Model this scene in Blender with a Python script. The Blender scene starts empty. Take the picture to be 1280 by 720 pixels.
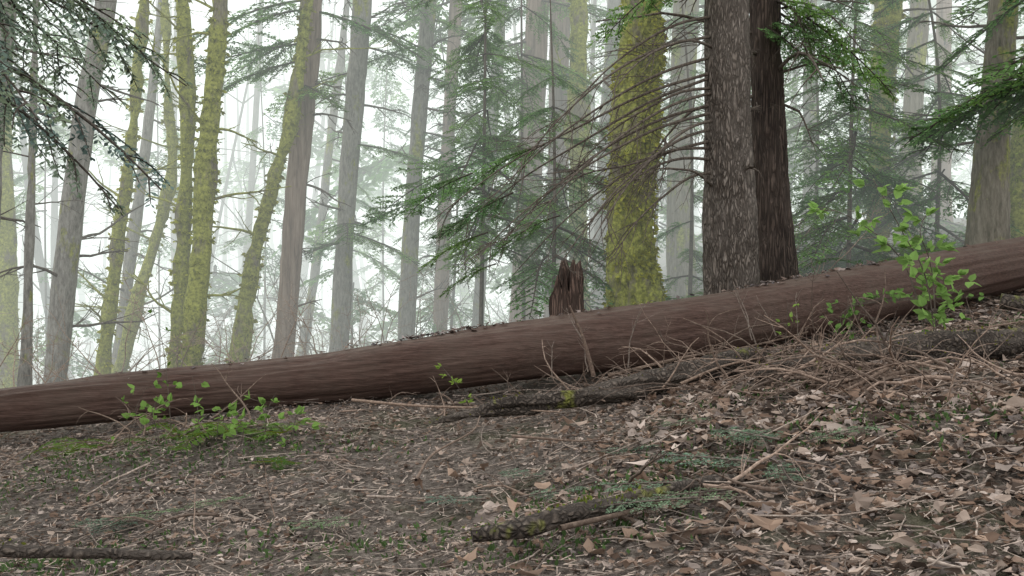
import bpy, math, random
import numpy as np
from mathutils import Vector, Matrix, Euler
rng=np.random.default_rng(7); random.seed(7)
scene=bpy.context.scene
COL=scene.collection
# ------------------------------------------------------------------ noise
_T=rng.random((32,32,32))
def vnoise(P):
    P=np.asarray(P,float); i=np.floor(P).astype(int); f=P-i; f=f*f*(3-2*f)
    a=i%32; b=(i+1)%32; r=0
    for dx in (0,1):
        for dy in (0,1):
            for dz in (0,1):
                X=(b if dx else a)[...,0];Y=(b if dy else a)[...,1];Z=(b if dz else a)[...,2]
                w=(f[...,0] if dx else 1-f[...,0])*(f[...,1] if dy else 1-f[...,1])*(f[...,2] if dz else 1-f[...,2])
                r=r+w*_T[X,Y,Z]
    return r*2-1
def fbm(P,o=4):
    P=np.asarray(P,float); s=0;a=1.
    for k in range(o):
        s=s+a*vnoise(P*2**k+k*7.3); a*=.5
    return s
def sstep(x,a,b):
    t=np.clip((x-a)/(b-a),0,1); return t*t*(3-2*t)
def G(x,y):
    x=np.asarray(x,float);y=np.asarray(y,float)
    xs=14*np.tanh(x/14)
    s=-.07+(.12)*sstep(x,-0.5,5)
    z=-.02+.13*xs+.057*np.clip(y,-6,8.5)+s*np.clip(y-8.5,0,50)
    P=np.stack([x*.7,y*.7,np.zeros_like(x)],-1)
    far=sstep(y,9,20)
    z=z+(.05+.25*far)*fbm(P,3)+.018*fbm(P*7,2)*(1-far)
    z=z-.06*np.exp(-((x+.2)/.8)**2-((y-5)/1.8)**2)
    z=z+.10*np.exp(-((x+1.9)/.9)**2-((y-5.6)/.5)**2)
    z=z-.15*np.exp(-((x-1.2)/1.4)**2-((y-6.9)/.7)**2)-.07*np.exp(-((x-3.)/1.)**2-((y-7.3)/.6)**2)
    z=z-.03*np.exp(-((x+.15+.22*(5.5-y))/.4)**2)*sstep(y,1,2)*(1-sstep(y,6,7))
    return z
def at(px,py,d):
    return np.array([(px-640)/1280*d,d,1+(360-py)/1280*d])
# ------------------------------------------------------------------ mesh builder
class MB:
    def __init__(s): s.v=[];s.f=[];s.c=[];s.m=[];s.n=0;s.s=[]
    def add(s,v,f,mat=0,col=(1,1,1),smooth=True):
        v=np.asarray(v,float).reshape(-1,3); f=np.asarray(f,int)
        s.v.append(v); s.f.append(f+s.n); s.n+=len(v)
        c=np.asarray(col,float)
        if c.ndim==1: c=np.tile(c,(len(v),1))
        s.c.append(c); s.m.append(np.full(len(f),mat)); s.s.append(np.full(len(f),smooth))
    def build(s,name,mats,origin=(0,0,0),parent=None,link=True):
        me=bpy.data.meshes.new(name)
        V=np.concatenate(s.v)-np.array(origin)
        me.vertices.add(len(V)); me.vertices.foreach_set('co',V.astype(np.float32).ravel())
        loops=np.concatenate([f.ravel() for f in s.f]); tot=np.concatenate([np.full(len(f),f.shape[1]) for f in s.f])
        st=np.concatenate([[0],np.cumsum(tot)[:-1]])
        me.loops.add(len(loops)); me.loops.foreach_set('vertex_index',loops.astype(np.int32))
        me.polygons.add(len(tot)); me.polygons.foreach_set('loop_start',st.astype(np.int32))
        me.polygons.foreach_set('material_index',np.concatenate(s.m).astype(np.int32))
        me.polygons.foreach_set('use_smooth',np.concatenate(s.s).astype(bool))
        me.update(calc_edges=True)
        C=np.concatenate(s.c); C=np.concatenate([C,np.ones((len(C),1))],1)
        at_=me.color_attributes.new('Col','FLOAT_COLOR','POINT'); at_.data.foreach_set('color',C.astype(np.float32).ravel())
        for m in mats: me.materials.append(m)
        if not link: return me
        ob=bpy.data.objects.new(name,me); COL.objects.link(ob)
        if parent is None: ob.location=origin
        else: ob.parent=parent
        return ob
def catmull(pts,step):
    pts=np.asarray(pts,float)
    P=np.vstack([2*pts[0]-pts[1],pts,2*pts[-1]-pts[-2]]); out=[];
    for i in range(1,len(P)-2):
        L=np.linalg.norm(P[i+1,:3]-P[i,:3]); n=max(1,int(L/step))
        t=np.arange(n)[:,None]/n
        a,b,c,d=P[i-1],P[i],P[i+1],P[i+2]
        out.append(.5*((2*b)+(-a+c)*t+(2*a-5*b+4*c-d)*t*t+(-a+3*b-3*c+d)*t**3))
    out.append(pts[-1:]); return np.vstack(out)
def frames(p):
    t=np.gradient(p,axis=0); t/=np.linalg.norm(t,axis=1)[:,None]+1e-9
    u=np.zeros_like(p); a=np.array([1.,0,0]) if abs(t[0,0])<.8 else np.array([0,0,1.])
    for i in range(len(p)):
        a=a-t[i]*a.dot(t[i]); a/=np.linalg.norm(a)+1e-9; u[i]=a
    return t,u,np.cross(t,u)
def tube(mb,p,r,k=6,mat=0,col=(1,1,1),disp=None,cap=False):
    p=np.asarray(p,float);N=len(p); r=np.broadcast_to(r,(N,))
    t,u,w=frames(p); th=np.arange(k)/k*2*np.pi
    D=np.cos(th)[None,:,None]*u[:,None]+np.sin(th)[None,:,None]*w[:,None]
    R=np.repeat(r[:,None],k,1).astype(float)
    V=p[:,None]+D*R[...,None]
    if disp is not None:
        V=V+D*disp(V,th)[...,None]
    i=np.arange(N-1)[:,None]; j=np.arange(k)[None]; j2=(j+1)%k
    F=np.stack([i*k+j,i*k+j2,(i+1)*k+j2,(i+1)*k+j],-1).reshape(-1,4)
    c=np.asarray(col,float)
    mb.add(V.reshape(-1,3),F,mat,col if c.ndim==1 else np.repeat(c,k,0))
    if cap:
        for e in (0,N-1):
            c0=V[e].mean(0); vv=np.vstack([V[e],c0]); jj=np.arange(k)
            mb.add(vv,np.stack([jj,(jj+1)%k,np.full(k,k)],-1),mat,(.8,.8,.8))
    return V,D
def branch(mb,p0,d,L,r,droop=.3,sub=6,lvl=1,mat=0,wob=.12,k=5,n=8,col=(1,1,1)):
    d=np.array(d,float); d/=np.linalg.norm(d); p=np.array(p0,float); pts=[p]; ds=[d]
    for i in range(n):
        d=d+rng.normal(0,wob,3)+np.array([0,0,-droop/n]); d/=np.linalg.norm(d)
        p=p+d*L/n; pts.append(p); ds.append(d)
    tube(mb,pts,np.linspace(r,r*.25,n+1),k,mat,col)
    if lvl>0:
        for q in range(sub):
            i=rng.integers(1,n)
            a=rng.normal(0,1,3); dd=ds[i]; a-=dd*a.dot(dd); a/=np.linalg.norm(a)
            a[2]*=.6
            branch(mb,pts[i],dd*.75+a*.8,L*rng.uniform(.25,.55)*(1.15-i/n*.6),max(r*.42,.0018),droop,max(2,sub-2),lvl-1,mat,wob,3 if lvl<2 else 4,5,col)
# ------------------------------------------------------------------ materials
def mat_base(name):
    m=bpy.data.materials.new(name); m.use_nodes=True; nt=m.node_tree
    b=nt.nodes['Principled BSDF']; b.inputs['Roughness'].default_value=.85
    b.inputs['Specular IOR Level'].default_value=.25
    return m,nt,b
def N(nt,t,**kw):
    n=nt.nodes.new(t)
    for k,v in kw.items(): setattr(n,k,v)
    return n
def ramp(nt,fac,stops):
    r=N(nt,'ShaderNodeValToRGB'); e=r.color_ramp.elements
    while len(e)<len(stops): e.new(.5)
    for a,(p,c) in zip(e,stops): a.position=p; a.color=(*c,1)
    nt.links.new(fac,r.inputs[0]); return r.outputs[0]
def noise(nt,vec,sc,det=3,ro=.6):
    n=N(nt,'ShaderNodeTexNoise'); n.inputs['Scale'].default_value=sc; n.inputs['Detail'].default_value=det; n.inputs['Roughness'].default_value=ro
    nt.links.new(vec,n.inputs['Vector']); return n.outputs['Fac']
def mix(nt,f,a,b,bt='MIX'):
    m=N(nt,'ShaderNodeMix',data_type='RGBA',blend_type=bt)
    for s,v in ((0,f),(6,a),(7,b)):
        if hasattr(v,'node'): nt.links.new(v,m.inputs[s])
        elif s==0: m.inputs[0].default_value=v
        else: m.inputs[s].default_value=(*v,1)
    return m.outputs[2]
def mapping(nt,sc,rot=(0,0,0)):
    g=N(nt,'ShaderNodeNewGeometry'); mp=N(nt,'ShaderNodeMapping'); mp.inputs['Scale'].default_value=sc; mp.inputs['Rotation'].default_value=rot
    nt.links.new(g.outputs['Position'],mp.inputs[0]); return mp.outputs[0]
def bump(nt,b,h,s,dist=.02):
    bp=N(nt,'ShaderNodeBump'); bp.inputs['Strength'].default_value=s; bp.inputs['Distance'].default_value=dist
    nt.links.new(h,bp.inputs['Height']); nt.links.new(bp.outputs[0],b.inputs['Normal'])
def bark(name,c0,c1,c2,moss=0.,sc=1.,st=.18,fine=True):
    m,nt,b=mat_base(name)
    v=mapping(nt,(sc,sc,sc*st))
    n1=noise(nt,v,42 if fine else 28,5 if fine else 3,.75)
    col=ramp(nt,n1,[(.32,c0),(.5,c1),(.68,c2)])
    if fine:
        vo=N(nt,'ShaderNodeTexVoronoi',feature='DISTANCE_TO_EDGE'); vo.inputs['Scale'].default_value=44
        nz=N(nt,'ShaderNodeTexNoise'); nz.inputs['Scale'].default_value=18; nz.inputs['Detail'].default_value=2; nt.links.new(v,nz.inputs['Vector'])
        vv=mix(nt,.09,v,nz.outputs['Color'],'ADD'); nt.links.new(vv,vo.inputs['Vector'])
        crack=ramp(nt,vo.outputs['Distance'],[(.02,(0,0,0)),(.28,(1,1,1))])
        col=mix(nt,crack,tuple(x*.55 for x in c0),col)
    v2=mapping(nt,(1,1,1)); big=noise(nt,v2,2.2,2,.6)
    col=mix(nt,ramp(nt,big,[(.35,(0,0,0)),(.7,(.3,.3,.3))]),col,c2)
    if moss>0:
        f=noise(nt,mapping(nt,(1,1,.5)),3.2,4,.72)
        f=ramp(nt,f,[(.62-moss*.35,(0,0,0)),(.72-moss*.35,(1,1,1))])
        mc=ramp(nt,noise(nt,v2,26,3,.7),[(.3,(.08,.09,.02)),(.5,(.25,.26,.05)),(.7,(.41,.42,.09))])
        col=mix(nt,f,col,mc)
    at_=N(nt,'ShaderNodeAttribute',attribute_name='Col')
    col=mix(nt,1.,col,at_.outputs['Color'],'MULTIPLY')
    nt.links.new(col,b.inputs['Base Color'])
    if fine:
        h=mix(nt,.5,crack,n1); bump(nt,b,h,1.,.025)
    return m
def leafmat(name,c,trans=.45,rough=.6):
    m=bpy.data.materials.new(name); m.use_nodes=True; nt=m.node_tree; nt.nodes.remove(nt.nodes['Principled BSDF'])
    at_=N(nt,'ShaderNodeAttribute',attribute_name='Col')
    oi=N(nt,'ShaderNodeObjectInfo')
    cc=ramp(nt,oi.outputs['Random'],[(0,tuple(x*y for x,y in zip(c,(.75,.8,.95)))),(1,tuple(x*y for x,y in zip(c,(1.25,1.15,.95))))])
    col=mix(nt,1.,cc,at_.outputs['Color'],'MULTIPLY')
    d=N(nt,'ShaderNodeBsdfDiffuse'); t=N(nt,'ShaderNodeBsdfTranslucent')
    nt.links.new(col,d.inputs[0]); nt.links.new(col,t.inputs[0])
    a=N(nt,'ShaderNodeMixShader'); a.inputs[0].default_value=trans; nt.links.new(d.outputs[0],a.inputs[1]); nt.links.new(t.outputs[0],a.inputs[2])
    nt.links.new(a.outputs[0],nt.nodes['Material Output'].inputs[0]); return m
M_fir=bark('fir_bark',(.095,.073,.058),(.22,.18,.15),(.37,.32,.28),st=.22)
M_firm=bark('fir_bark_mossy',(.08,.07,.045),(.18,.15,.11),(.27,.24,.19),moss=.3,fine=False)
M_cedar=bark('cedar_bark',(.04,.028,.022),(.105,.075,.06),(.18,.135,.11),sc=.9,st=.06)
M_red=bark('reddish_bark',(.10,.068,.052),(.23,.165,.13),(.33,.25,.205),sc=.8,st=.08,fine=False)
M_grey=bark('grey_bark',(.11,.10,.09),(.23,.215,.19),(.35,.33,.30),moss=.15,st=.3,fine=False)
M_far=bark('distant_bark',(.12,.11,.09),(.22,.2,.18),(.3,.28,.25),fine=False)
M_moss=bark('mossy_maple_bark',(.08,.065,.04),(.17,.145,.10),(.24,.22,.15),moss=.72,st=.4,fine=False)
M_dead=bark('dead_wood',(.04,.03,.023),(.10,.078,.062),(.18,.15,.125),sc=1.5,st=.4,fine=False)
M_rot=bark('rotten_wood',(.04,.03,.024),(.11,.085,.068),(.22,.18,.15),sc=.7,st=1.,moss=.12)
M_twig=bark('twig_bark',(.08,.058,.048),(.18,.14,.115),(.32,.265,.225),sc=2,st=1,fine=False)
M_tuft=leafmat('moss_tuft',(.31,.34,.055),.3)
M_hem=leafmat('hemlock_needles',(.17,.30,.105),.5)
M_ced=leafmat('cedar_sprays',(.22,.29,.23),.45)
M_fern=leafmat('fern_green',(.19,.31,.08),.5)
M_leaf=leafmat('broad_leaf_green',(.24,.37,.12),.5)
M_lit=leafmat('dead_leaf',(1,1,1),.15,.6)

# ------------------------------------------------------------------ ground
def axis(lo,hi,st,far_lo,far_hi):
    a=list(np.arange(lo,hi,st)); s=st
    x=hi
    while x<far_hi: a.append(x); s*=1.12; x+=s
    a.append(far_hi); s=st;x=lo
    while x>far_lo: s*=1.12; x-=s; a.insert(0,max(x,far_lo))
    return np.array(sorted(set(a)))
xs=axis(-5,5.5,.045,-500,500); ys=axis(1.5,9,.045,-60,600)
X,Y=np.meshgrid(xs,ys); Z=G(X,Y)
g=MB(); nx=len(xs); ii=np.arange(len(ys)-1)[:,None]; jj=np.arange(nx-1)[None]
F=np.stack([ii*nx+jj,ii*nx+jj+1,(ii+1)*nx+jj+1,(ii+1)*nx+jj],-1).reshape(-1,4)
g.add(np.stack([X,Y,Z],-1).reshape(-1,3),F)
m,nt,b=mat_base('forest_soil'); v=mapping(nt,(1,1,1))
nz1=noise(nt,v,26,5,.85)
c=ramp(nt,nz1,[(.34,(.045,.034,.027)),(.47,(.13,.104,.086)),(.57,(.25,.205,.175)),(.68,(.44,.385,.335))])
ms=ramp(nt,noise(nt,v,1.1,3,.65),[(.54,(0,0,0)),(.66,(.5,.5,.5))])
c=mix(nt,ms,c,ramp(nt,nz1,[(.3,(.05,.06,.025)),(.7,(.16,.18,.07))]))
nt.links.new(c,b.inputs['Base Color']); bump(nt,b,nz1,1.,.05)
g.build('ground',[m])

# ------------------------------------------------------------------ leaf litter
def leaf_shape(kind):
    if kind==0:
        R=np.array([.4,1,.62,.9,.6,.85,.35,.85,.6,.9,.62])*rng.uniform(.7,1.12,11); n=len(R); th=np.arange(n)/n*2*np.pi+.3+rng.normal(0,.1,n)
        o=np.stack([np.cos(th)*R,np.sin(th)*R],1)
    elif kind==1:
        th=np.arange(7)/7*2*np.pi; o=np.stack([np.cos(th),.55*np.sin(th)],1)*rng.uniform(.8,1.1,(7,1))
    else:
        th=np.arange(6)/6*2*np.pi; o=np.stack([np.cos(th),.8*np.sin(th)],1)*rng.uniform(.5,1.1,(6,1))
    V=np.vstack([[0,0],o,]); n=len(o); k=np.arange(n)
    return V,np.stack([np.zeros(n,int),1+k,1+(k+1)%n],1)
PAL=np.array([(.37,.29,.235),(.24,.17,.13),(.31,.255,.22),(.09,.068,.055),(.52,.43,.37),(.17,.115,.085),(.33,.235,.175),(.18,.15,.135),(.42,.33,.27),(.22,.15,.11),(.13,.095,.075)])
def scatter_leaves(mb,x,y,size,kinds,lift=.01,tilt=.45,pal=PAL,pw=None,zf=G,curl=.9):
    n=len(x); z=zf(x,y)+rng.uniform(0,lift,n); REP=7
    for kd in kinds:
      for rep in range(REP):
        V,Fc=leaf_shape(kd); sel=np.where((np.arange(n)%(REP*len(kinds)))==kinds.index(kd)*REP+rep)[0]
        if not len(sel): continue
        q=len(sel); s=size[sel]
        a=rng.uniform(-curl,curl,q); b_=rng.uniform(-curl,curl,q)
        lx=V[None,:,0]*np.ones((q,1)); ly=V[None,:,1]*rng.uniform(.6,1,(q,1))
        lz=a[:,None]*lx**2*.7+b_[:,None]*ly**2*.7+rng.normal(0,.12,lx.shape)
        P=np.stack([lx,ly,lz],-1)*s[:,None,None]
        rx=rng.normal(0,tilt,q); rz=rng.uniform(0,6.28,q)
        cx,sx=np.cos(rx)[:,None],np.sin(rx)[:,None]; P=np.stack([P[...,0],P[...,1]*cx-P[...,2]*sx,P[...,1]*sx+P[...,2]*cx],-1)
        cz,sz=np.cos(rz)[:,None],np.sin(rz)[:,None]; P=np.stack([P[...,0]*cz-P[...,1]*sz,P[...,0]*sz+P[...,1]*cz,P[...,2]],-1)
        P=P+np.stack([x[sel],y[sel],z[sel]+s*.15],-1)[:,None]
        C=pal[rng.choice(len(pal),q,p=pw)]*rng.uniform(.7,1.25,(q,1))
        C=np.repeat(C[:,None],len(V),1)*rng.uniform(.75,1.2,(q,len(V),1))
        Fq=(Fc[None]+np.arange(q)[:,None,None]*len(V)).reshape(-1,3)
        mb.add(P.reshape(-1,3),Fq,0,C.reshape(-1,3),False)
def path_w(x,y):
    cx=-.15-.22*(5.5-y); return np.exp(-((x-cx)/.42)**2)
lit=MB()
n=56000
y=2.2+6.6*rng.random(n)**.9; x=(rng.random(n)*2-1)*(.58*y+.9)
pw_=path_w(x,y)
bigf=sstep(x-.15*(5-y),-.3,1.6)*.75+.25*(fbm(np.stack([x,y,x*0],-1)*1.2,2)>.1); bigf*=1-.8*pw_
keep=rng.random(n)<(.62+.38*bigf)*(1-.6*pw_); x,y,bigf=x[keep],y[keep],bigf[keep]
size=rng.uniform(.009,.024,len(x))+bigf*rng.random(len(x))**2.5*.04
scatter_leaves(lit,x,y,size,[0,1,2],.03)
n=420; y=rng.uniform(2.3,6,n); x=rng.uniform(-.1,.6,n)*y+.2*rng.random(n)
scatter_leaves(lit,x,y,rng.uniform(.03,.058,n),[0,1],.05,.7,pal=PAL[[0,4,8,6,2,9,1]],curl=1.5)
n=9000; y=8.8+12*rng.random(n); x=(rng.random(n)*2-1)*(.6*y+1)
scatter_leaves(lit,x,y,rng.uniform(.03,.08,n),[1,2],.03)
lit.build('leaf_litter',[M_lit])
# ------------------------------------------------------------------ needles and twigs on the ground
tw=MB()
n=30000; y=2.2+6.2*rng.random(n); x=(rng.random(n)*2-1)*(.56*y+.6); L=rng.uniform(.006,.035,n); a=rng.uniform(0,3.14,n)
z=G(x,y)+rng.uniform(.008,.035,n); dx,dy=np.cos(a)*L,np.sin(a)*L; wx,wy=-np.sin(a)*.0018,np.cos(a)*.0018; dz=rng.normal(0,.2,n)*L
P=np.stack([np.stack([x-dx-wx,y-dy-wy,z-dz],-1),np.stack([x+dx-wx,y+dy-wy,z+dz],-1),np.stack([x+dx+wx,y+dy+wy,z+dz+.001],-1),np.stack([x-dx+wx,y-dy+wy,z-dz+.001],-1)],1)
C=np.repeat(rng.uniform(.3,2.4,(n,1,1))*np.ones((1,1,3)),4,1)
tw.add(P.reshape(-1,3),np.arange(4*n).reshape(-1,4),0,C.reshape(-1,3),False)
def ground_stick(mb,x,y,a,L,r,bend=.15,mat=0,col=(1,1,1),lift=0,up=0.):
    k=max(4,int(L/.05)); t=np.linspace(-.5,.5,k); ww=np.cumsum(rng.normal(0,.006,k))
    px=x+np.cos(a)*t*L-np.sin(a)*(bend*L*(t*t)+ww); py=y+np.sin(a)*t*L+np.cos(a)*(bend*L*t*t+ww)
    pz=G(px,py)+r*.7+lift
    pz=.5*pz+.5*np.linspace(pz[0],pz[-1],k)+(t+.5)*up+.006
    tube(mb,np.stack([px,py,pz],-1),np.linspace(r,r*.4,k),5,mat,col)
for i in range(1700):
    y=rng.uniform(2.3,8); x=rng.uniform(-1,1)*(.56*y+.5); L=rng.uniform(.06,.35)
    if rng.random()<.08: L*=2
    ground_stick(tw,x,y,rng.uniform(0,6.28),L,rng.uniform(.0015,.0045)*(1 if rng.random()<.9 else 1.7),rng.normal(0,.5),0,np.ones(3)*rng.uniform(.35,1.8),rng.uniform(0,.03),rng.normal(0,.03))
tw.build('twig_debris',[M_twig])
def brush(px,d,n,spread,L0,L1,up,bias=0,r1=.008):
    b_=MB(); c=at(px,0,d)
    for i in range(n):
        x=c[0]+rng.normal(0,spread); y=d+rng.normal(0,spread*.5)
        dirv=np.array([rng.normal(bias,1),rng.normal(0,.5),rng.uniform(0,up)])
        branch(b_,[x,y,float(G(x,y))+.02+rng.random()*.06],dirv,rng.uniform(L0,L1),rng.uniform(.0025,r1),rng.uniform(.2,1.),3,1,0,.16,5,6,np.array([1,.9,.84])*rng.uniform(.4,1.5))
    o=np.array([c[0],d,float(G(c[0],d))]); return b_.build('brush_pile',[M_twig],o)
brush(1080,5.15,80,.3,.3,.8,.5,-.6,.011); brush(760,6.2,45,.4,.2,.55,.8); brush(940,5.9,50,.35,.25,.65,1.0); brush(1220,4.6,22,.35,.25,.5,.4); brush(200,5.9,20,.35,.2,.5,1.3); brush(600,6.3,18,.4,.15,.4,.5); brush(1180,6.4,26,.5,.2,.5,.5); brush(900,3.6,14,.3,.2,.5,.3); brush(300,4.2,12,.5,.2,.4,.4)
# ------------------------------------------------------------------ main fallen log
def ldisp(amp,fx,fr):
    def f(V,th):
        q=np.stack([V[...,0]*fx,np.cos(th)[None]*fr+0*V[...,0],np.sin(th)[None]*fr+0*V[...,0]],-1)
        big=np.stack([V[...,0]*1.3,np.cos(th)[None]*1.2+0*V[...,0],np.sin(th)[None]*1.2+0*V[...,0]],-1)
        return amp*fbm(q,3)+.014*fbm(big,2)
    return f
lg=MB()
cp=[(-420,548,7.1,.14),(-200,532,7.0,.145),(0,514,6.95,.155),(160,497,6.95,.155),(320,480,7.0,.165),(480,462,7.05,.185),(640,439,7.1,.205),(870,409,7.3,.225),(1100,364,7.7,.215),(1280,328,8.2,.2),(1500,285,8.8,.195),(1750,240,9.5,.19)]
pp=np.array([list(at(a,b_,d))+[r] for a,b_,d,r in cp])
sm=catmull(pp,.03)
Vl,Dl=tube(lg,sm[:,:3],sm[:,3],96,0,(1,1,1),ldisp(.008,.8,9.),cap=True)
m,nt,b=mat_base('fallen_cedar_bark')
v=mapping(nt,(.3,5,5),(0,math.radians(5),0))
n1=noise(nt,v,20,6,.78); n2=noise(nt,mapping(nt,(1,1,1)),3,4,.65)
c=ramp(nt,n1,[(.32,(.034,.019,.014)),(.48,(.088,.048,.036)),(.6,(.13,.077,.06)),(.74,(.215,.15,.125))])
c=mix(nt,ramp(nt,n2,[(.42,(0,0,0)),(.7,(.55,.55,.55))]),c,(.12,.085,.066))
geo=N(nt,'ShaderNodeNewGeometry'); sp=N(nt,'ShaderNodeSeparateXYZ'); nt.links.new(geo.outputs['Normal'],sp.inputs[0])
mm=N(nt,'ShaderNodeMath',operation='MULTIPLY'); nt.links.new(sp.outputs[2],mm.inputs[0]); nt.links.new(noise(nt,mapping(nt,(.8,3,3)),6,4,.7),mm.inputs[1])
c=mix(nt,ramp(nt,mm.outputs[0],[(.35,(0,0,0)),(.65,(.45,.45,.45))]),c,(.18,.145,.115))  # top highlight put into the colour: patchy paler tone on upward faces
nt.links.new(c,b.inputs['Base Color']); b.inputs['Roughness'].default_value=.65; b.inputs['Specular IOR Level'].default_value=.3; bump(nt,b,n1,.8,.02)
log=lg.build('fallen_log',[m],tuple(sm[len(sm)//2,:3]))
def debris_z(x,y):
    i=np.abs(sm[:,0][None]-x[:,None]).argmin(1); c=sm[i]; dy=np.clip((y-c[:,1])/c[:,3],-.9,.9)
    return c[:,2]+c[:,3]*np.sqrt(1-dy**2)
db=MB(); k=350; x=np.concatenate([rng.normal(-.5,.25,110),rng.uniform(-3,4,160),rng.normal(2.3,.4,80)]); i=np.abs(sm[:,0][None]-x[:,None]).argmin(1); y=sm[i,1]+rng.normal(0,.05,k)
scatter_leaves(db,x,y,rng.uniform(.008,.035,k),[0,1,2],.012,.5,zf=debris_z)
db.build('leaf_debris_on_log',[M_lit])
# ------------------------------------------------------------------ rotten logs in front
def tufts(mb,V,D,n,mat,l0,l1,upper=False,colr=(.5,1.4)):
    Nn,k,_=V.shape; i=rng.integers(0,Nn,n); j=rng.integers(0,k,n)
    p=V[i,j]; d=D[i,j]
    cl=fbm(p*4,2)>-.2; p,d=p[cl],d[cl]
    if upper:
        s=d[:,2]>.0; p,d=p[s],d[s]
    n=len(p); L=rng.uniform(l0,l1,n)[:,None]
    dr=d+rng.normal(0,.6,(n,3))+np.array([0,0,-.5 if not upper else .3]); dr/=np.linalg.norm(dr,axis=1)[:,None]
    w=np.cross(dr,rng.normal(0,1,(n,3))); w/=np.linalg.norm(w,axis=1)[:,None]
    w*=L*.28; p=p-d*.005+rng.normal(0,.01,(n,3))
    P=np.stack([p,p+dr*L*.5+w,p+dr*L,p+dr*L*.5-w],1)
    C=np.repeat(rng.uniform(*colr,(n,1,1))*np.ones(3)*np.array([1,rng.uniform(.9,1.05),1]),4,1)
    mb.add(P.reshape(-1,3),np.arange(4*n).reshape(-1,4),mat,C.reshape(-1,3),False)
def old_log(name,cps,mat,moss=0,amp=.02,k=28,lift=.45):
    b_=MB(); q=np.array([list(at(a,bb,d))+[r] for a,bb,d,r in cps]); 
    for r_ in q: r_[2]=max(r_[2],float(G(r_[0],r_[1]))+r_[3]*lift)
    s=catmull(q,.03)
    def dd(V,th): return amp*fbm(np.stack([V[...,0]*3,V[...,1]*9,V[...,2]*18],-1),4)
    V,D=tube(b_,s[:,:3],s[:,3],k,0,(1,1,1),dd,cap=True)
    if moss:
        tufts(b_,V,D,moss,1,.008,.022,upper=True,colr=(.3,.8))
    o=s[len(s)//2,:3]; return b_.build(name,[mat,M_tuft],tuple(o))
old_log('rotten_log',[(945,470,5.6,.06),(1060,454,5.6,.085),(1180,438,5.7,.085),(1300,424,5.8,.08),(1450,405,6.1,.08)],M_rot,1100,.035,36,1.)
old_log('rotten_log',[(540,528,5.6,.015),(640,508,5.7,.05),(760,490,5.8,.07),(860,468,5.9,.07),(950,446,6.1,.05)],M_rot,400,.03,36,.8)
old_log('rotten_log',[(590,672,3.25,.02),(680,655,3.3,.032),(780,630,3.45,.03),(880,607,3.6,.022),(930,600,3.7,.01)],M_rot,800,.015,28,.7)
old_log('rotten_log',[(-60,690,3.1,.015),(60,690,3.1,.018),(150,692,3.1,.018),(240,695,3.1,.01)],M_rot,900,.008)
old_log('rotten_log',[(1250,376,6.5,.05),(1350,392,6.3,.05)],M_rot,0,.01,28,.8)
dl=MB()
for (a,b_,d,a2,b2,d2,r) in [(800,680,3.2,1150,665,3.3,.010),(960,560,4.2,1100,470,5.2,.012),(440,500,6.4,700,515,5.6,.010),(640,545,5,760,555,4.8,.008),(700,660,3.2,930,600,3.7,.010),(520,600,4.0,600,520,5.4,.007),(1000,440,5.8,1290,400,6.2,.012),(1120,470,5,1010,560,4.4,.010),(1130,465,5,980,510,4.8,.012),(1110,460,5,1000,545,4.3,.010),(1140,470,5.1,1040,580,4.1,.009),(760,470,6.4,1010,415,6.8,.012),(850,480,5.6,1000,425,6.4,.009)]:
    p=at(a,b_,d);q=at(a2,b2,d2); p[2]=max(p[2],G(p[0],p[1])+.02); q[2]=max(q[2],G(q[0],q[1])+.02)
    pp_=catmull([p,p*.65+q*.35+rng.normal(0,.03,3)*np.array([1,1,.3]),p*.3+q*.7+rng.normal(0,.03,3)*np.array([1,1,.3]),q],.08)
    tube(dl,pp_,np.linspace(r,r*.4,len(pp_)),7,0,np.array([1,.88,.8])*rng.uniform(.5,1.2))
dl.build('dead_limbs',[M_twig])
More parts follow.
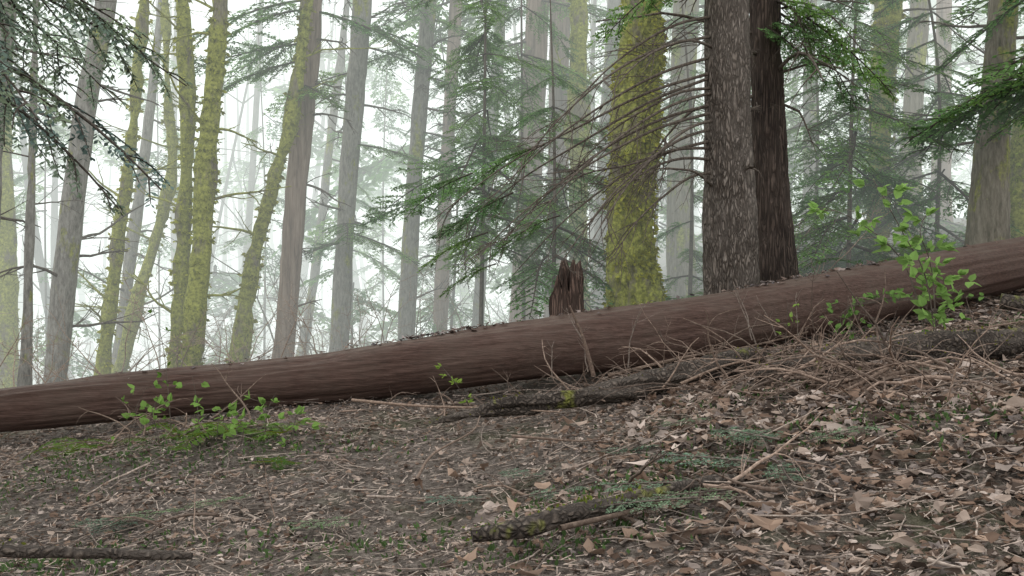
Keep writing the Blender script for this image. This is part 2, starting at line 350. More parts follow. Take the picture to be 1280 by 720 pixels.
# ------------------------------------------------------------------ bough templates
def bough(seed,droop=.18,hang=.25,leaf=.03,dens=1.,side=.36,sides=26):
    global rng
    old=rng; rng=np.random.default_rng(seed); mb=MB()
    s=np.linspace(0,1,10); R=np.stack([s,.05*np.sin(s*3+seed),-droop*s**2*1.2],-1)
    tube(mb,R,np.linspace(.011,.0025,10),4,0,(.6,.6,.6))
    LP=[];LC=[]
    def leaves(pts,c):
        pts=np.array(pts); seg=np.linalg.norm(np.diff(pts,axis=0),axis=1); Lt=seg.sum(); cs=np.concatenate([[0],np.cumsum(seg)])
        m=max(2,int(Lt/.02*dens)); u=np.linspace(.08,1,m)*Lt
        P=np.stack([np.interp(u,cs,pts[:,k]) for k in range(3)],-1); T=np.gradient(P,axis=0); T/=np.linalg.norm(T,axis=1)[:,None]+1e-9
        for sg in (-1,1):
            S=np.cross(T,[0,0,1.])*sg; S/=np.linalg.norm(S,axis=1)[:,None]+1e-9
            d=T*.65+S*.8+rng.normal(0,.2,T.shape); d/=np.linalg.norm(d,axis=1)[:,None]
            w=np.cross(d,np.array([0,0,1.])+rng.normal(0,.3,T.shape)); w/=np.linalg.norm(w,axis=1)[:,None]
            l=leaf*rng.uniform(.6,1.2,(m,1)); w=w*l*.22
            LP.append(np.stack([P,P+d*l*.5+w,P+d*l,P+d*l*.5-w],1)); LC.append(np.repeat((c*rng.uniform(.75,1.3,(m,1)))[:,None]*np.ones((1,1,3)),4,1))
    for k in range(sides):
        t=.1+.9*(k+rng.random()*.6)/sides; sg=1 if k%2 else -1
        if rng.random()<.1: continue
        p0=np.array([np.interp(t,s,R[:,q]) for q in range(3)]); ln=side*(1-t)**.7*rng.uniform(.65,1.15)+.06
        ang=math.radians(rng.uniform(45,65))*sg; d=np.array([math.cos(ang),math.sin(ang),rng.normal(-.05,.12)])
        pts=[p0]; dd=d.copy()
        for q in range(5):
            dd=dd+np.array([.08,0,-hang*.3])+rng.normal(0,.06,3); dd/=np.linalg.norm(dd); pts.append(pts[-1]+dd*ln/5)
        tube(mb,pts,np.linspace(.004,.0015,6),3,0,(.6,.6,.6)); c=rng.uniform(.6,1.35); leaves(pts,c)
        for q in range(1,5):
            for sg2 in (-1,1):
                if rng.random()<.75 and ln>.12:
                    e=np.array([dd[0]*.6-sg2*dd[1]*.7,dd[1]*.6+sg2*dd[0]*.7,dd[2]-hang*.3]); l2=ln*.32*rng.uniform(.6,1.2)*(1.1-q/6)
                    leaves([pts[q],pts[q]+e*l2*.5,pts[q]+e*l2+np.array([0,0,-hang*.15*l2])],c)
    LP=np.concatenate(LP);LC=np.concatenate(LC); mb.add(LP.reshape(-1,3),np.arange(len(LP)*4).reshape(-1,4),1,LC.reshape(-1,3),False)
    rng=old; return mb
HEM=[bough(10+i,.2,.25,.036).build('hemlock_bough',[M_dead,M_hem],link=False) for i in range(4)]
CED=[bough(30+i,.35,.9,.026,1.2,.42,15).build('cedar_bough',[M_dead,M_ced],link=False) for i in range(3)]
LOW=[bough(50+i,.25,.3,.07,.45,.36,16).build('conifer_bough',[M_dead,M_hem],link=False) for i in range(3)]
def put(parent,base,me,p,az,tilt,sc,roll=0,name='bough'):
    ob=bpy.data.objects.new(name,me); COL.objects.link(ob); ob.parent=parent
    ob.location=Vector(np.array(p)-np.array(base)); ob.rotation_euler=Euler((roll,tilt,az)); ob.scale=(sc,sc*random.uniform(.8,1.2),sc)
def empty(name,loc):
    e=bpy.data.objects.new(name,None); COL.objects.link(e); e.location=Vector(loc); e.empty_display_size=.2; return e
# ------------------------------------------------------------------ trees
def tree(name,cps,d,w0,w1,mat,H=13,fine=False,amp=.01,moss=0,limbs=(5,.9,.3),flare=1.35,crown=0,lmat=None,crm=None,sides=None,zlo=None):
    P=[at(a,b_,d) for a,b_ in cps]
    r0=w0/1280*d/2; r1=w1/1280*d/2
    dirn=(P[1]-P[0])/(P[1][2]-P[0][2]); gz=float(G(P[0][0],d))
    base=P[0]+dirn*(gz-P[0][2]); base[2]=gz
    rr=list(np.linspace(r0,r1,len(P)))
    pts=[np.append(base-dirn*.3,r0*flare*1.25),np.append(base+dirn*.05,r0*flare)]
    if P[0][2]>gz+.5: pts.append(np.append(base+dirn*.4,r0*1.08))
    pts+=[np.append(p,r) for p,r in zip(P,rr) if p[2]>gz+.45]
    up=(P[-1]-P[-2])/(P[-1][2]-P[-2][2])
    z=pts[-1][2]
    if H>z+1:
        for f in (.4,.75,1.):
            q=P[-1]+up*(H-z)*f*np.array([.7,.7,1]); pts.append(np.append(q,max(r1*(1-.75*f),.02)))
    s=catmull(pts,.035 if fine else .12)
    mb=MB(); k=sides or (72 if fine else 20)
    def dd(V,th):
        c=np.stack([V[...,0]*(26 if fine else 9),V[...,1]*(26 if fine else 9),V[...,2]*(6 if fine else 2.5)],-1)
        q=1-np.abs(fbm(c,3))*1.6
        big=fbm(np.stack([V[...,0]*3,V[...,1]*3,V[...,2]*1.2],-1),2)
        fl=np.clip(1-(V[...,2]-base[2])/.5,0,1)**2*r0*.3*np.cos(th*5+1)[None]
        return amp*q+amp*1.2*big+fl
    V,D=tube(mb,s[:,:3],s[:,3],k,0,(1,1,1),dd)
    if moss: 
        vis=V[:,0,2]<at(0,-60,d)[2]; tufts(mb,V[vis],D[vis],moss,2,.02,.08)
    nb,bl,dr=limbs; zt=at(0,-40,d)[2]
    for q in range(nb):
        z=rng.uniform(base[2]+1.,max(zt,base[2]+2)); i=np.abs(s[:,2]-z).argmin(); a=rng.uniform(0,6.28)
        branch(mb,s[i,:3],[math.cos(a),math.sin(a)*.8,rng.uniform(-.1,.5)],bl*rng.uniform(.5,1.4),min(.022,s[i,3]*.3),dr,5,2,1,.14,5,8)
    e=empty(name,base); mb.build('trunk',[mat,lmat or M_dead,M_tuft],tuple(base),e)
    for q in range(crown):
        z=rng.uniform(max(zt,5),max(H-.5,6.5)); i=np.abs(s[:,2]-z).argmin()
        put(e,base,random.choice(crm or LOW),s[i,:3],rng.uniform(0,6.28),rng.uniform(.0,.45),rng.uniform(1.4,2.4))
    return e,base,s
eA,bA,sA=tree('douglas_fir',[(915,355),(912,180),(908,0)],8.7,58,54,M_fir,14,True,.016,limbs=(3,.5,.3),crown=6,flare=1.2)
eB,bB,sB=tree('western_red_cedar',[(966,335),(962,200),(955,0)],9.4,46,36,M_cedar,14,True,.014,limbs=(6,1.2,.5),crown=4,flare=1.35)
eC,bC,sC=tree('mossy_maple',[(793,370),(790,250),(797,120),(806,0)],11,52,44,M_moss,10,True,.06,moss=8500,limbs=(6,1.2,.1))
tree('douglas_fir',[(1234,300),(1243,150),(1255,0)],10.8,38,34,M_firm,14,True,.014,limbs=(5,.9,.3),crown=4)
tree('mossy_maple',[(1096,330),(1100,200),(1104,90),(1110,0)],13.,22,28,M_moss,9,False,.03,moss=3200,limbs=(5,1.2,.1))
tree('mossy_maple',[(1282,290),(1285,150),(1310,0)],12,30,26,M_moss,9,False,.03,moss=2500,limbs=(3,1,.1))
R_=[('douglas_fir',[(355,440),(372,220),(390,0)],14,25,26,M_red,14,0,(8,1.0,.4),4),
('douglas_fir',[(424,430),(436,220),(453,0)],15,22,21,M_grey,14,0,(8,.9,.4),4),
('douglas_fir',[(508,415),(518,220),(536,0)],15.5,20,18,M_grey,14,0,(8,.9,.4),4),
('hemlock_tree',[(551,400),(558,220),(570,0)],17,17,15,M_red,13,0,(7,.9,.4),3),
('hemlock_tree',[(597,405),(608,250),(628,0)],18,15,12,M_grey,13,0,(7,.9,.4),3),
('douglas_fir',[(655,390),(663,200),(672,0)],16.5,34,28,M_red,14,0,(6,1.,.4),4),
('douglas_fir',[(694,385),(698,200),(700,0)],17.5,26,24,M_red,14,0,(5,1.,.4),3),
('mossy_maple',[(724,380),(722,200),(724,0)],15,24,22,M_moss,9,1200,(5,1.,.1),0),
('hemlock_tree',[(752,380),(758,200),(770,0)],18.5,24,20,M_grey,14,0,(5,1.,.4),3),
('hemlock_tree',[(853,370),(850,200),(858,0)],16,28,32,M_firm,13,0,(5,1.,.4),3),
('mossy_maple',[(240,455),(252,300),(262,150),(276,0)],12.5,20,17,M_moss,9,3000,(8,1.3,.0),0),
('mossy_maple',[(218,445),(230,290),(236,150),(232,70)],13,16,11,M_moss,7,2200,(7,1.1,.0),0),
('mossy_maple',[(300,440),(318,320),(345,220),(366,140),(384,0)],13.5,16,10,M_moss,8,2200,(7,1.1,.0),0),
('mossy_maple',[(160,425),(185,330),(214,220),(210,130)],15,15,8,M_moss,6,1500,(6,1.1,-.1),0),
('mossy_maple',[(128,455),(141,350),(153,260),(165,170)],13.5,17,10,M_moss,6.5,1800,(6,1.1,-.1),0),
('alder_tree',[(70,470),(88,280),(108,130),(132,0)],12,27,23,M_grey,11,0,(8,1.2,.1),0),
('alder_tree',[(150,440),(162,330),(180,200),(196,60)],16,15,10,M_grey,9,0,(6,1.2,.1),0),
('alder_tree',[(32,478),(36,330),(42,140)],11,12,7,M_grey,6.5,0,(8,1.1,-.1),0),
('alder_tree',[(380,430),(395,330),(415,160),(430,40)],20,13,8,M_grey,9,0,(6,1.2,.1),0),
('hemlock_tree',[(1010,330),(1013,200),(1012,0)],17,18,15,M_grey,13,0,(6,1.,.3),3),
('hemlock_tree',[(1135,300),(1140,150),(1150,0)],16,26,22,M_firm,13,0,(6,1.,.3),3),
('hemlock_tree',[(1175,290),(1178,150),(1180,0)],19,22,18,M_red,13,0,(6,1.,.3),3),
('alder_tree',[(-20,470),(-12,240),(10,0)],10.5,24,20,M_grey,9,0,(6,1.2,.1),0),
('mossy_maple',[(10,360),(4,150),(12,0)],16,20,16,M_moss,8,900,(5,1.2,.1),0)]
TR=[]
for nm,c_,d,w0,w1,mt,H,ms,lb,cr in R_:
    TR.append(tree(nm,c_,d,w0,w1,mt,H,False,.012 if not ms else .035,ms,lb,crown=cr,lmat=(M_moss if ms else M_dead)))
def bough_on(t,px,py,az,tilt,sc,T=HEM):
    e,b0,s=t; z=1+(360-py)/1280*b0[1]; i=np.abs(s[:,2]-z).argmin(); put(e,b0,random.choice(T),s[i,:3],az,tilt,sc,random.uniform(-.3,.3))
for py,az,ti,sc in [(285,-.5,.15,1.3),(300,-2.6,.15,1.0),(275,-1.5,.1,1.2),(180,-.3,.1,1.4),(90,3.0,.2,1.4),(30,-.4,.2,1.6),(60,.5,.1,1.5)]: bough_on(TR[1],0,py,az,ti,sc)
for py,az,ti,sc in [(70,3.3,.2,1.5),(20,-.2,.2,1.7),(40,2.7,.2,1.6),(110,-1,.2,1.2),(0,3.6,.2,1.8),(10,-2.2,.2,1.6),(55,-2.9,.1,1.7)]: bough_on(TR[0],0,py,az,ti,sc)
for py,az,ti,sc in [(60,3.3,.2,1.5),(100,-.2,.2,1.4),(190,0.4,.2,1.3),(250,-.7,.15,1.3),(160,-.4,.2,1.3),(0,-2,.3,1.6),(20,-.6,.3,1.6)]: bough_on(TR[2],0,py,az,ti,sc)
for ti_ in (3,4,5,6,8,9):
    for q in range(4): bough_on(TR[ti_],0,rng.uniform(-40,150),rng.uniform(-3.3,.3),rng.uniform(.1,.45),rng.uniform(1.2,2.))
for q in range(5): bough_on((eB,bB,sB),0,rng.uniform(-60,40),rng.uniform(-1.2,.8),rng.uniform(.2,.5),rng.uniform(.9,1.5))
for q in range(3): bough_on((eA,bA,sA),0,rng.uniform(-110,-20),rng.uniform(2.4,4.2),rng.uniform(.1,.4),rng.uniform(.8,1.3))
def young(px,d,z0,z1,ln,nb,T=HEM,name='young_hemlock',w=.03,tilt=(.05,.45)):
    x=(px-640)/1280*d; gz=float(G(x,d)); base=np.array([x,d,gz]); top=z1+.8
    mb=MB(); pts=catmull([[x,d,gz-.2],[x+rng.normal(0,.05),d,gz+(top-gz)*.5],[x+rng.normal(0,.15),d,top]],.3)
    tube(mb,pts,np.linspace(w,.008,len(pts)),9,0)
    e=empty(name,base); mb.build('trunk',[M_dead],tuple(base),e)
    for q in range(nb):
        z=z0+(z1-z0)*(q+rng.random())/nb; i=np.abs(pts[:,2]-z).argmin(); f=1-.6*(z-z0)/(z1-z0+.01)
        put(e,base,random.choice(T),pts[i],rng.uniform(0,6.28),rng.uniform(*tilt),ln*f*rng.uniform(.6,1.15),rng.uniform(-.3,.3))
young(600,12.,1.5,5.2,1.8,34); young(655,14,1.2,6,2.0,26); young(560,18,.6,5,1.8,16)
young(690,11.5,1.3,3.6,1.6,18)
young(1060,11.5,1.3,4.8,1.9,36); young(1170,12.5,1.8,5.2,2.0,26); young(1120,18,1.2,6.5,2.2,20,LOW); young(1015,14,.8,5,1.7,22)
young(862,13,1.0,4.2,1.1,18); young(1290,15,1.5,6,2.2,16,LOW); young(440,19,.6,4.5,1.5,12,LOW); young(330,24,0,7,2.2,14,LOW)
young(480,26,0,8,2.4,18,LOW); young(200,26,0,8,2.2,12,LOW); young(820,20,1,8,2.2,18,LOW); young(940,18,1,8,2.2,18,LOW); young(60,22,-.5,6,2.0,10,LOW); young(740,24,1,9,2.4,18,LOW)
xb=-4.4;yb=6.6; base=np.array([xb,yb,float(G(xb,yb))]); mb=MB(); pts=catmull([[xb,yb,base[2]-.2,.17],[xb+.05,yb,3,.13],[xb,yb,7,.05]],.1)
tube(mb,pts[:,:3],pts[:,3],24,0); e=empty('western_red_cedar',base); mb.build('trunk',[M_cedar],tuple(base),e)
for q in range(21):
    z=rng.uniform(2.6,3.7) if q<18 else rng.uniform(3.6,6); az=rng.normal(0,.55) if q<18 else rng.uniform(0,6.28)
    put(e,base,random.choice(CED),[xb,yb,z],az,rng.uniform(-.12,.2),rng.uniform(1.3,2.4),rng.uniform(-.3,.3))
xb=5.9;yb=9.6; base=np.array([xb,yb,float(G(xb,yb))]); mb=MB(); pts=catmull([[xb,yb,base[2]-.2,.18],[xb+.05,yb,4,.14],[xb,yb,9,.05]],.1)
tube(mb,pts[:,:3],pts[:,3],24,0); e=empty('hemlock_tree',base); mb.build('trunk',[M_fir],tuple(base),e)
for q in range(14):
    put(e,base,random.choice(HEM),[xb,yb,rng.uniform(2.9,4.8)],math.pi+rng.normal(0,.5),rng.uniform(.0,.3),rng.uniform(1.4,2.4),rng.uniform(-.3,.3))
# ------------------------------------------------------------------ dead lower branches of the near fir
db=MB(); 
for (py0,ex,ey,ed) in [(20,690,165,7.9),(45,640,215,7.6),(70,600,262,7.8),(95,560,300,8.2),(115,655,290,7.4),(140,590,325,7.7),(160,700,330,7.5),(175,640,345,8.0),(60,760,120,7.2),(110,720,210,8.2),(200,720,300,8.),(235,790,232,7.6),(90,540,275,7.9),(130,620,310,8.4),(150,740,300,7.2),(185,670,250,8.0),(215,760,330,7.9)]:
    p=at(893,py0,8.65); q=at(ex,ey,ed); mid=(p+q)/2+np.array([0,-.1,.18+rng.normal(0,.06)])
    c_=catmull([p,(p+mid)/2+np.array([0,0,.05]),mid,(mid+q)/2+np.array([0,0,.06]),q],.1)
    tube(db,c_,np.linspace(.014,.003,len(c_)),6,0)
    for k in range(13):
        i=rng.integers(2,len(c_)-1); t=c_[i+1 if i+1<len(c_) else i]-c_[i-1]; t/=np.linalg.norm(t)
        a=np.cross(t,rng.normal(0,1,3)); a/=np.linalg.norm(a)
        branch(db,c_[i],t*.9+a*.6,rng.uniform(.25,.7),.004,.35,4,1,0,.1,4,7)
db.build('dead_branches',[M_dead],tuple(bA),eA)
for px,py,d,az,sc in [(640,240,7.9,2.8,.7),(610,290,8,3.2,.6),(700,270,7.8,3.0,.6),(590,215,8.1,2.6,.7),(680,180,8.1,2.9,.7),(620,330,8,3.3,.5)]:
    put(eA,bA,random.choice(HEM),at(px,py,d),az,.3,sc,.2)
db=MB()
for (py0,ex,ey,ed) in [(10,1010,60,9),(50,1040,30,9),(130,1020,190,9.2),(90,1075,110,9.4),(0,1085,70,9.)]:
    p=at(978,py0,9.4); q=at(ex,ey,ed); c_=catmull([p,(p+q)/2+np.array([0,0,.15]),q],.1); tube(db,c_,np.linspace(.013,.003,len(c_)),6,0)
    for k in range(9):
        i=rng.integers(1,len(c_)-1); branch(db,c_[i],rng.normal(0,1,3)+np.array([.6,0,-.3]),rng.uniform(.25,.6),.004,.5,3,1,0,.12,4,7)
db.build('dead_branches',[M_dead],tuple(bB),eB)
# ------------------------------------------------------------------ stump snag behind log
mb=MB(); c0=at(707,395,7.75); gz=float(G(c0[0],c0[1])); zt=at(0,332,7.75)[2]; k=40; nz=30
th=np.arange(k)/k*2*np.pi; prof=.5+.5*np.abs(vnoise(np.stack([np.cos(th)*1.7+5,np.sin(th)*1.7,th*0],-1)))*2.2-.25*(th>2.8)*(th<4.5)
V=[]
for i in range(nz):
    f=i/(nz-1); z=gz-.1+(zt-gz+.1)*f*np.clip(prof,.72,1.05); r=.14*(1-.2*f)+.09*max(0,1-f*4)**2
    rr=r*(1+.38*fbm(np.stack([np.cos(th)*2.5,np.sin(th)*2.5,z*2.2],-1),3))
    V.append(np.stack([c0[0]+rr*np.cos(th),c0[1]+rr*np.sin(th),z],-1))
for i in range(8):
    f=1-(i+1)/9; r=.075*f; z=V[nz-1][:,2]-.12*(1-f)**.5-.02*rng.random(k); V.append(np.stack([c0[0]+r*np.cos(th),c0[1]+r*np.sin(th),z],-1))
V=np.array(V); Nn=len(V); i=np.arange(Nn-1)[:,None]; j=np.arange(k)[None]; j2=(j+1)%k
mb.add(V.reshape(-1,3),np.stack([i*k+j,i*k+j2,(i+1)*k+j2,(i+1)*k+j],-1).reshape(-1,4))
M_st=bark('rotten_stump_wood',(.06,.038,.029),(.16,.10,.078),(.25,.175,.14),sc=1.,st=.12)
mb.build('broken_stump',[M_st],(c0[0],c0[1],gz))
mb=MB(); p=at(742,470,6.7); q=at(712,382,6.72); c_=catmull([p,p*.5+q*.5+np.array([.015,0,0]),q],.05); tube(mb,c_,np.linspace(.016,.007,len(c_)),7,0,(.7,.6,.55))
branch(mb,c_[len(c_)//2],[-.6,0,1],.25,.006,0,3,1,0)
for a_,b2_,L_ in [(785,460,.5),(945,430,.45),(1000,430,.35),(940,425,.4),(735,465,.3),(690,470,.25),(970,420,.3)]: branch(mb,at(a_,b2_,6.7),[rng.normal(-.1,.2),0,1],L_,.005,.1,4,1,0)
mb.build('broken_sticks',[M_twig],tuple(at(742,470,6.7)))
# ------------------------------------------------------------------ ferns
def fern(px,d,n,L,col=(1,1,1),name='sword_fern',fwd=0):
    x=(px-640)/1280*d; o=np.array([x,d,float(G(x,d))+.01]); mb=MB()
    for q in range(n):
        a=rng.uniform(0,6.28); l=L*rng.uniform(.6,1.1); up=rng.uniform(.5,1.6); dv=np.array([math.cos(a),math.sin(a),up]); dv/=np.linalg.norm(dv)
        pts=[o.copy()]; dd=dv
        for s in range(12): dd=dd+np.array([0,0,-.15]); dd/=np.linalg.norm(dd); pts.append(pts[-1]+dd*l/12)
        pts=np.array(pts); pts[:,2]=np.maximum(pts[:,2],G(pts[:,0],pts[:,1])+.03)
        tube(mb,pts,np.linspace(.003,.001,13),3,0,(.8,.6,.3)); cc=rng.uniform(.5,1.3)
        m=24; u=np.linspace(.12,1,m)*12; P=np.stack([np.interp(u,np.arange(13),pts[:,k]) for k in range(3)],-1); T=np.gradient(P,axis=0); T/=np.linalg.norm(T,axis=1)[:,None]
        for sg in (-1,1):
            S=np.cross(T,[0,0,1.])*sg; S/=np.linalg.norm(S,axis=1)[:,None]; ll=(l*.2*np.sin(np.linspace(.5,3.0,m))**.8)[:,None]+.008
            e=S+T*.3+np.array([0,0,-.12])+rng.normal(0,.08,T.shape); w=T*l*.018
            mb.add(np.stack([P-w*.5,P+e*ll*.5+w*.9,P+e*ll,P+e*ll*.5-w*.9],1).reshape(-1,3),np.arange(4*m).reshape(-1,4),0,np.array(col)*cc,False)
    return mb.build(name,[M_fern],tuple(o))
fern(120,6.0,9,.42,(.8,.85,.8)); fern(290,5.75,6,.42,(.85,.9,.9)); fern(355,5.7,5,.36,(.85,.9,.9)); fern(225,6.,5,.33,(.7,.8,.7)); fern(85,6.1,5,.34,(.8,.8,.8)); fern(345,5.2,6,.2,(.4,.5,.5))
fern(1000,9.6,10,.7,(.55,.6,.6)); fern(830,9.5,12,.8,(.5,.6,.6)); fern(1100,10.5,12,.9,(.55,.65,.6)); fern(1180,10,12,.9,(.5,.6,.6)); fern(1230,12,12,1.,(.5,.6,.6)); fern(900,12,14,1.,(.5,.6,.6)); fern(1040,12.5,14,1.1,(.5,.65,.6)); fern(840,12,14,1.2,(.5,.65,.6))
fern(1060,9.6,14,.8,(.5,.6,.5)); fern(1150,11.5,14,1.1,(.5,.6,.5)); fern(990,12,14,1.1,(.5,.6,.5)); fern(880,9.4,10,.7,(.5,.6,.5))
# ------------------------------------------------------------------ broadleaf plants
def leafy(name,stems,nl,ls,r=.004,col=(1,1,1),spread=.1):
    mb=MB(); 
    for (pts,) in stems:
        c_=catmull(pts,.05); tube(mb,c_,np.linspace(r,r*.4,len(c_)),5,0)
        for q in range(nl):
            f=rng.random()**.7; i=int(f*(len(c_)-1)); a=rng.uniform(0,6.28); tl=rng.uniform(.3,1)*spread
            p=c_[i]; dv=np.array([math.cos(a),math.sin(a),rng.uniform(-.1,.6)]); e=p+dv*tl
            tube(mb,np.array([p,p+dv*tl*.5+np.array([0,0,.01]),e]),.0013,3,0)
            for w_ in range(3):
                ax=dv+rng.normal(0,.7,3); ax/=np.linalg.norm(ax); nrm=np.array([0,-.3,1.])+rng.normal(0,.5,3); sd=np.cross(ax,nrm); sd/=np.linalg.norm(sd); nn=np.cross(sd,ax)
                l=ls*rng.uniform(.6,1.2); U=np.array([0,.25,.6,1,.6,.25]); W=np.array([0,.34,.3,0,-.3,-.34])
                Vv=e+ax*(U*l)[:,None]+sd*(W*l)[:,None]+nn*(np.abs(W)*l*.3)[:,None]
                mb.add(Vv,[[0,1,2,3],[0,3,4,5]],1,np.array(col)*rng.uniform(.65,1.35),False)
    o=np.array(stems[0][0][0]); return mb.build(name,[M_dead,M_leaf],tuple(o))
def stem(*a):
    P=[at(*q) for q in a]; P[0][2]=min(P[0][2],float(G(P[0][0],P[0][1]))); return (P,)
leafy('leafy_sapling',[stem((1172,415,5.8),(1158,350,5.8),(1128,290,5.75),(1092,225,5.7)),stem((1172,415,5.8),(1165,340,5.7),(1150,290,5.6),(1160,265,5.6)),stem((1165,410,5.8),(1130,330,5.9),(1060,270,5.9),(1020,262,5.9)),stem((1175,415,5.8),(1180,360,5.9),(1140,340,5.9))],24,.068,.005,(.85,.95,1.),.14)
leafy('leafy_sapling',[stem((215,500,5.9),(205,440,5.9),(190,380,5.9))],8,.035,.003,(.45,.55,.4),.06)
leafy('huckleberry_shrub',[stem((590,500,6.5),(570,480,6.45),(545,450,6.45))],11,.038,.003,(1.3,1.2,.7),.035)
leafy('salal_shrub',[stem((330,530,5.6),(335,510,5.6),(345,490,5.6)),stem((250,520,5.8),(245,495,5.8),(240,470,5.8)),stem((270,530,5.6),(275,515,5.6),(285,505,5.6)),stem((300,540,5.5),(310,520,5.5),(320,512,5.5)),stem((200,530,5.7),(190,510,5.7),(200,495,5.7)),stem((160,540,5.9),(170,510,5.9),(185,480,5.9)),stem((365,530,5.5),(370,520,5.5),(380,510,5.5))],9,.05,.003,(.75,.85,.8),.1)
leafy('salal_shrub',[stem((1050+rng.uniform(-50,200),400,6.6),(1060,385,6.6),(1060+k*30,370,6.6)) for k in range(7)],7,.045,.003,(.7,.8,.7),.1)
leafy('salal_shrub',[stem((980,400,6.7),(985,380,6.7),(980,368,6.7)),stem((1075,545,4.6),(1065,535,4.6),(1060,525,4.6))],6,.035,.003,(1.1,1.1,.8),.07)
mb=MB()
for cx,cy,sx,sy,n in [(3.1,6.6,.8,.35,4200),(2.2,6.2,.6,.3,900),(-2.3,5.3,.5,.2,900),(1.4,4.2,.5,.2,700),(.5,4.0,.3,.12,500),(1.5,6.6,.5,.2,600),(2.3,4.0,.5,.2,700),(-.6,3.8,.3,.15,350),(-1.3,5.5,.4,.15,400),(-1.7,3.9,.25,.12,600),(-1.0,3.2,.2,.1,300),(.2,3.3,.25,.1,350),(1.2,5.2,.3,.15,400)]:
    x=rng.normal(cx,sx,n); y=rng.normal(cy,sy,n); z=G(x,y)+.01; p=np.stack([x,y,z],-1); d=rng.normal(0,.8,(n,3))+np.array([0,0,1.]); d/=np.linalg.norm(d,axis=1)[:,None]
    L=rng.uniform(.012,.04,n)[:,None]; w=np.cross(d,rng.normal(0,1,(n,3))); w/=np.linalg.norm(w,axis=1)[:,None]; w*=L*.2
    mb.add(np.stack([p,p+d*L*.5+w,p+d*L,p+d*L*.5-w],1).reshape(-1,3),np.arange(4*n).reshape(-1,4),0,np.repeat(rng.uniform(.4,1.,(n,1))*np.array([[.85,.8,.95]]),4,0),False)
mb.build('ground_moss',[M_fern])
e=empty('fallen_hemlock_sprigs',(1,4,float(G(1,4))))
SPR=[bough(70+i,.03,.05,.03,.9,.3,20) for i in range(2)]
M_spr=leafmat('fallen_needles',(.17,.25,.16),.3)
SPR=[b_.build('fallen_sprig',[M_twig,M_spr],link=False) for b_ in SPR]
for px,d,az,sc in [(960,3.7,2.4,.5),(900,3.6,2.9,.45),(980,3.9,2.0,.45),(930,3.5,3.4,.4),(650,4.1,.3,.35),(610,4.2,2.8,.3),(130,4.3,.2,.35),(180,4.2,2.9,.35),(220,4.3,.4,.3),(740,4.4,.1,.35),(1000,3.4,1.5,.4),(820,4.6,.5,.3),(450,4.1,3.3,.3),(1010,3.8,.6,.4),(870,3.4,3.3,.35),(100,4.1,1.0,.35),(680,4.3,2.2,.3),(940,3.9,1.2,.45)]:
    x=(px-640)/1280*d; put(e,e.location,random.choice(SPR),[x,d,float(G(x,d))+.06],az,-.05-.1*math.cos(az),sc,0,'sprig')
# ------------------------------------------------------------------ bare shrubs in the hollow behind
def bare(px,d,n,L,mat=M_twig):
    x=(px-640)/1280*d; o=np.array([x,d,float(G(x,d))]); mb=MB()
    for q in range(n):
        branch(mb,o+np.array([rng.normal(0,.3),rng.normal(0,.3),-.05]),[rng.normal(0,.5),rng.normal(0,.4),1],L*rng.uniform(.6,1.2),.009,.5,6,2,0,.12,4,8,(1.5,1.4,1.3))
    mb.build('bare_shrub',[mat],tuple(o))
for px,d,n,L in [(20,10,7,1.3),(110,11,7,1.5),(200,12,7,1.6),(290,12,7,1.5),(390,13,7,1.5),(470,13,7,1.4),(560,14,6,1.3),(80,15,9,2.2),(250,17,9,2.4),(420,18,9,2.2),(340,10.5,4,1.1),(640,15,6,1.5),(740,12,6,1.2),(1020,11,6,1.2),(1130,12,6,1.2)]: bare(px,d,n,L)
# ------------------------------------------------------------------ distant mass
mb=MB()
for q in range(120):
    d=rng.uniform(22,80); x=rng.uniform(-.62,.62)*d; r=rng.uniform(.05,.24)*(.6+d/90); H=rng.uniform(10,24); gz=float(G(x,d)); ln=rng.normal(0,.08)
    pts=catmull([[x,d,gz-.5],[x+ln*H*.5+rng.normal(0,.3),d,gz+H*.4],[x+ln*H+rng.normal(0,.6),d,gz+H]],1.)
    tube(mb,pts,np.linspace(r,.03,len(pts)),7,0,np.ones(3)*rng.uniform(.6,1.3))
    for k in range(9):
        i=rng.integers(2,len(pts)-1); a=rng.uniform(0,6.28); branch(mb,pts[i],[math.cos(a),math.sin(a),.5],rng.uniform(1.5,4),.03,.3,4,1,0,.16,3,6)
for q in range(150):
    d=rng.uniform(16,50); x=rng.uniform(-.62,.6)*d; gz=float(G(x,d))
    branch(mb,[x,d,gz],[rng.normal(0,.5),0,1],rng.uniform(1.5,3.5),.02,.4,6,2,0,.14,3,7)
mb.build('distant_trees',[M_far])
e=empty('distant_foliage',(0,40,0))
for q in range(250):
    d=rng.uniform(22,65); u=rng.uniform(-.6,.6)
    if u<-.1 and rng.random()<.45: continue
    x=u*d; gz=float(G(x,d)); z=gz+rng.uniform(.5,13)
    put(e,(0,40,0),random.choice(LOW),[x,d,z],rng.uniform(0,6.28),rng.uniform(0,.5),rng.uniform(2.,4.5),rng.uniform(-.3,.3))
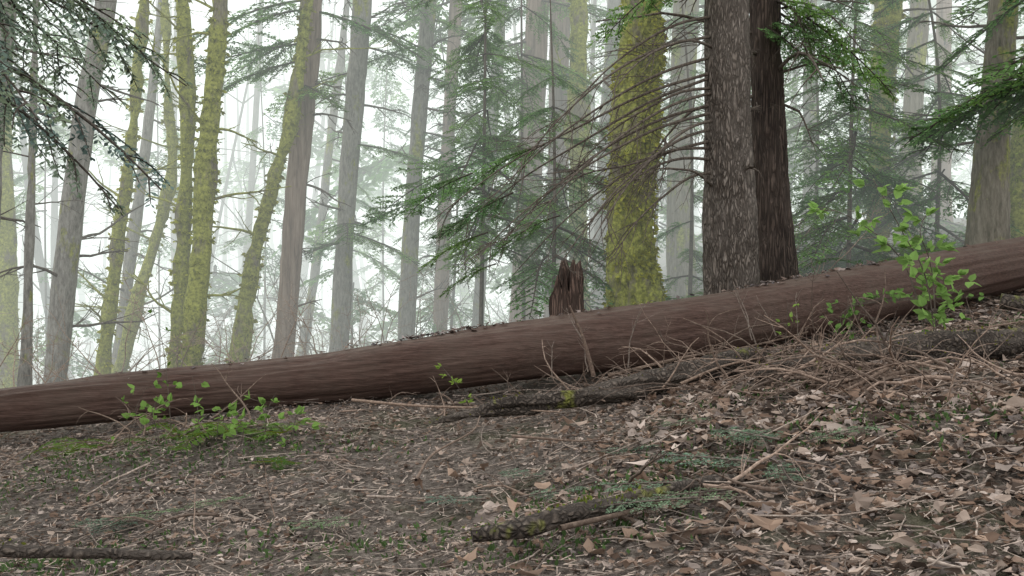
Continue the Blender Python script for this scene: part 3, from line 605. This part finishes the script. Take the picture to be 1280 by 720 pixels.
# ------------------------------------------------------------------ haze: absorbing volume in the hollow, its glow stands in for scattered daylight
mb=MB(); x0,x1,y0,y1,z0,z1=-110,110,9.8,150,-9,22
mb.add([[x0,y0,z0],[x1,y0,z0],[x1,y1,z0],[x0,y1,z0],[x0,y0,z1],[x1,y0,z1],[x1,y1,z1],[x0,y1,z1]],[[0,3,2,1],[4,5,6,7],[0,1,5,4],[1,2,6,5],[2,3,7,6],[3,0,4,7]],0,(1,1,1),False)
m=bpy.data.materials.new('glowing_haze'); m.use_nodes=True; nt=m.node_tree; nt.nodes.remove(nt.nodes['Principled BSDF'])
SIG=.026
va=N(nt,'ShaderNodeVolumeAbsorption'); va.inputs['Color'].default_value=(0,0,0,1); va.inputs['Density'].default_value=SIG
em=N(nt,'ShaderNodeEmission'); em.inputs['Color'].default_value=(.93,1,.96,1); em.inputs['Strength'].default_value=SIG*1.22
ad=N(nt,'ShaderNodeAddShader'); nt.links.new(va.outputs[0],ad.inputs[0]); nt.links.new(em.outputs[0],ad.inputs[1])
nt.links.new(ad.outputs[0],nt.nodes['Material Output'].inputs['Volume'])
mb.build('glowing_haze',[m])
# ------------------------------------------------------------------ light, camera
w=bpy.data.worlds.new('World'); scene.world=w; w.use_nodes=True; nt=w.node_tree
sk=nt.nodes.new('ShaderNodeTexSky'); sk.sky_type='NISHITA'; sk.sun_disc=False; sk.sun_elevation=math.radians(48); sk.sun_rotation=math.radians(-35)
sk.dust_density=2; sk.air_density=1; sk.ozone_density=1
cl=mix(nt,.75,sk.outputs[0],(12.2,12.3,12))   # thin bright overcast over the clear sky
bg=nt.nodes['Background']; nt.links.new(cl,bg.inputs[0]); bg.inputs[1].default_value=.15
sl=bpy.data.lights.new('sun','SUN'); sl.energy=1.5; sl.angle=math.radians(14); sl.color=(1,.96,.9)
so=bpy.data.objects.new('sun',sl); COL.objects.link(so)
az=math.radians(-35); el=math.radians(48); sd=Vector((math.sin(az)*math.cos(el),math.cos(az)*math.cos(el),math.sin(el)))
so.rotation_euler=sd.to_track_quat('Z','Y').to_euler(); so.location=sd*30
cam=bpy.data.cameras.new('camera'); co=bpy.data.objects.new('camera',cam); COL.objects.link(co); co.location=(0,0,1); co.rotation_euler=(math.pi/2,0,0)
cam.lens=36; cam.sensor_width=36; cam.clip_end=2000; cam.clip_start=.05; scene.camera=co
scene.view_settings.view_transform='Standard'; scene.view_settings.look='None'; scene.view_settings.exposure=0
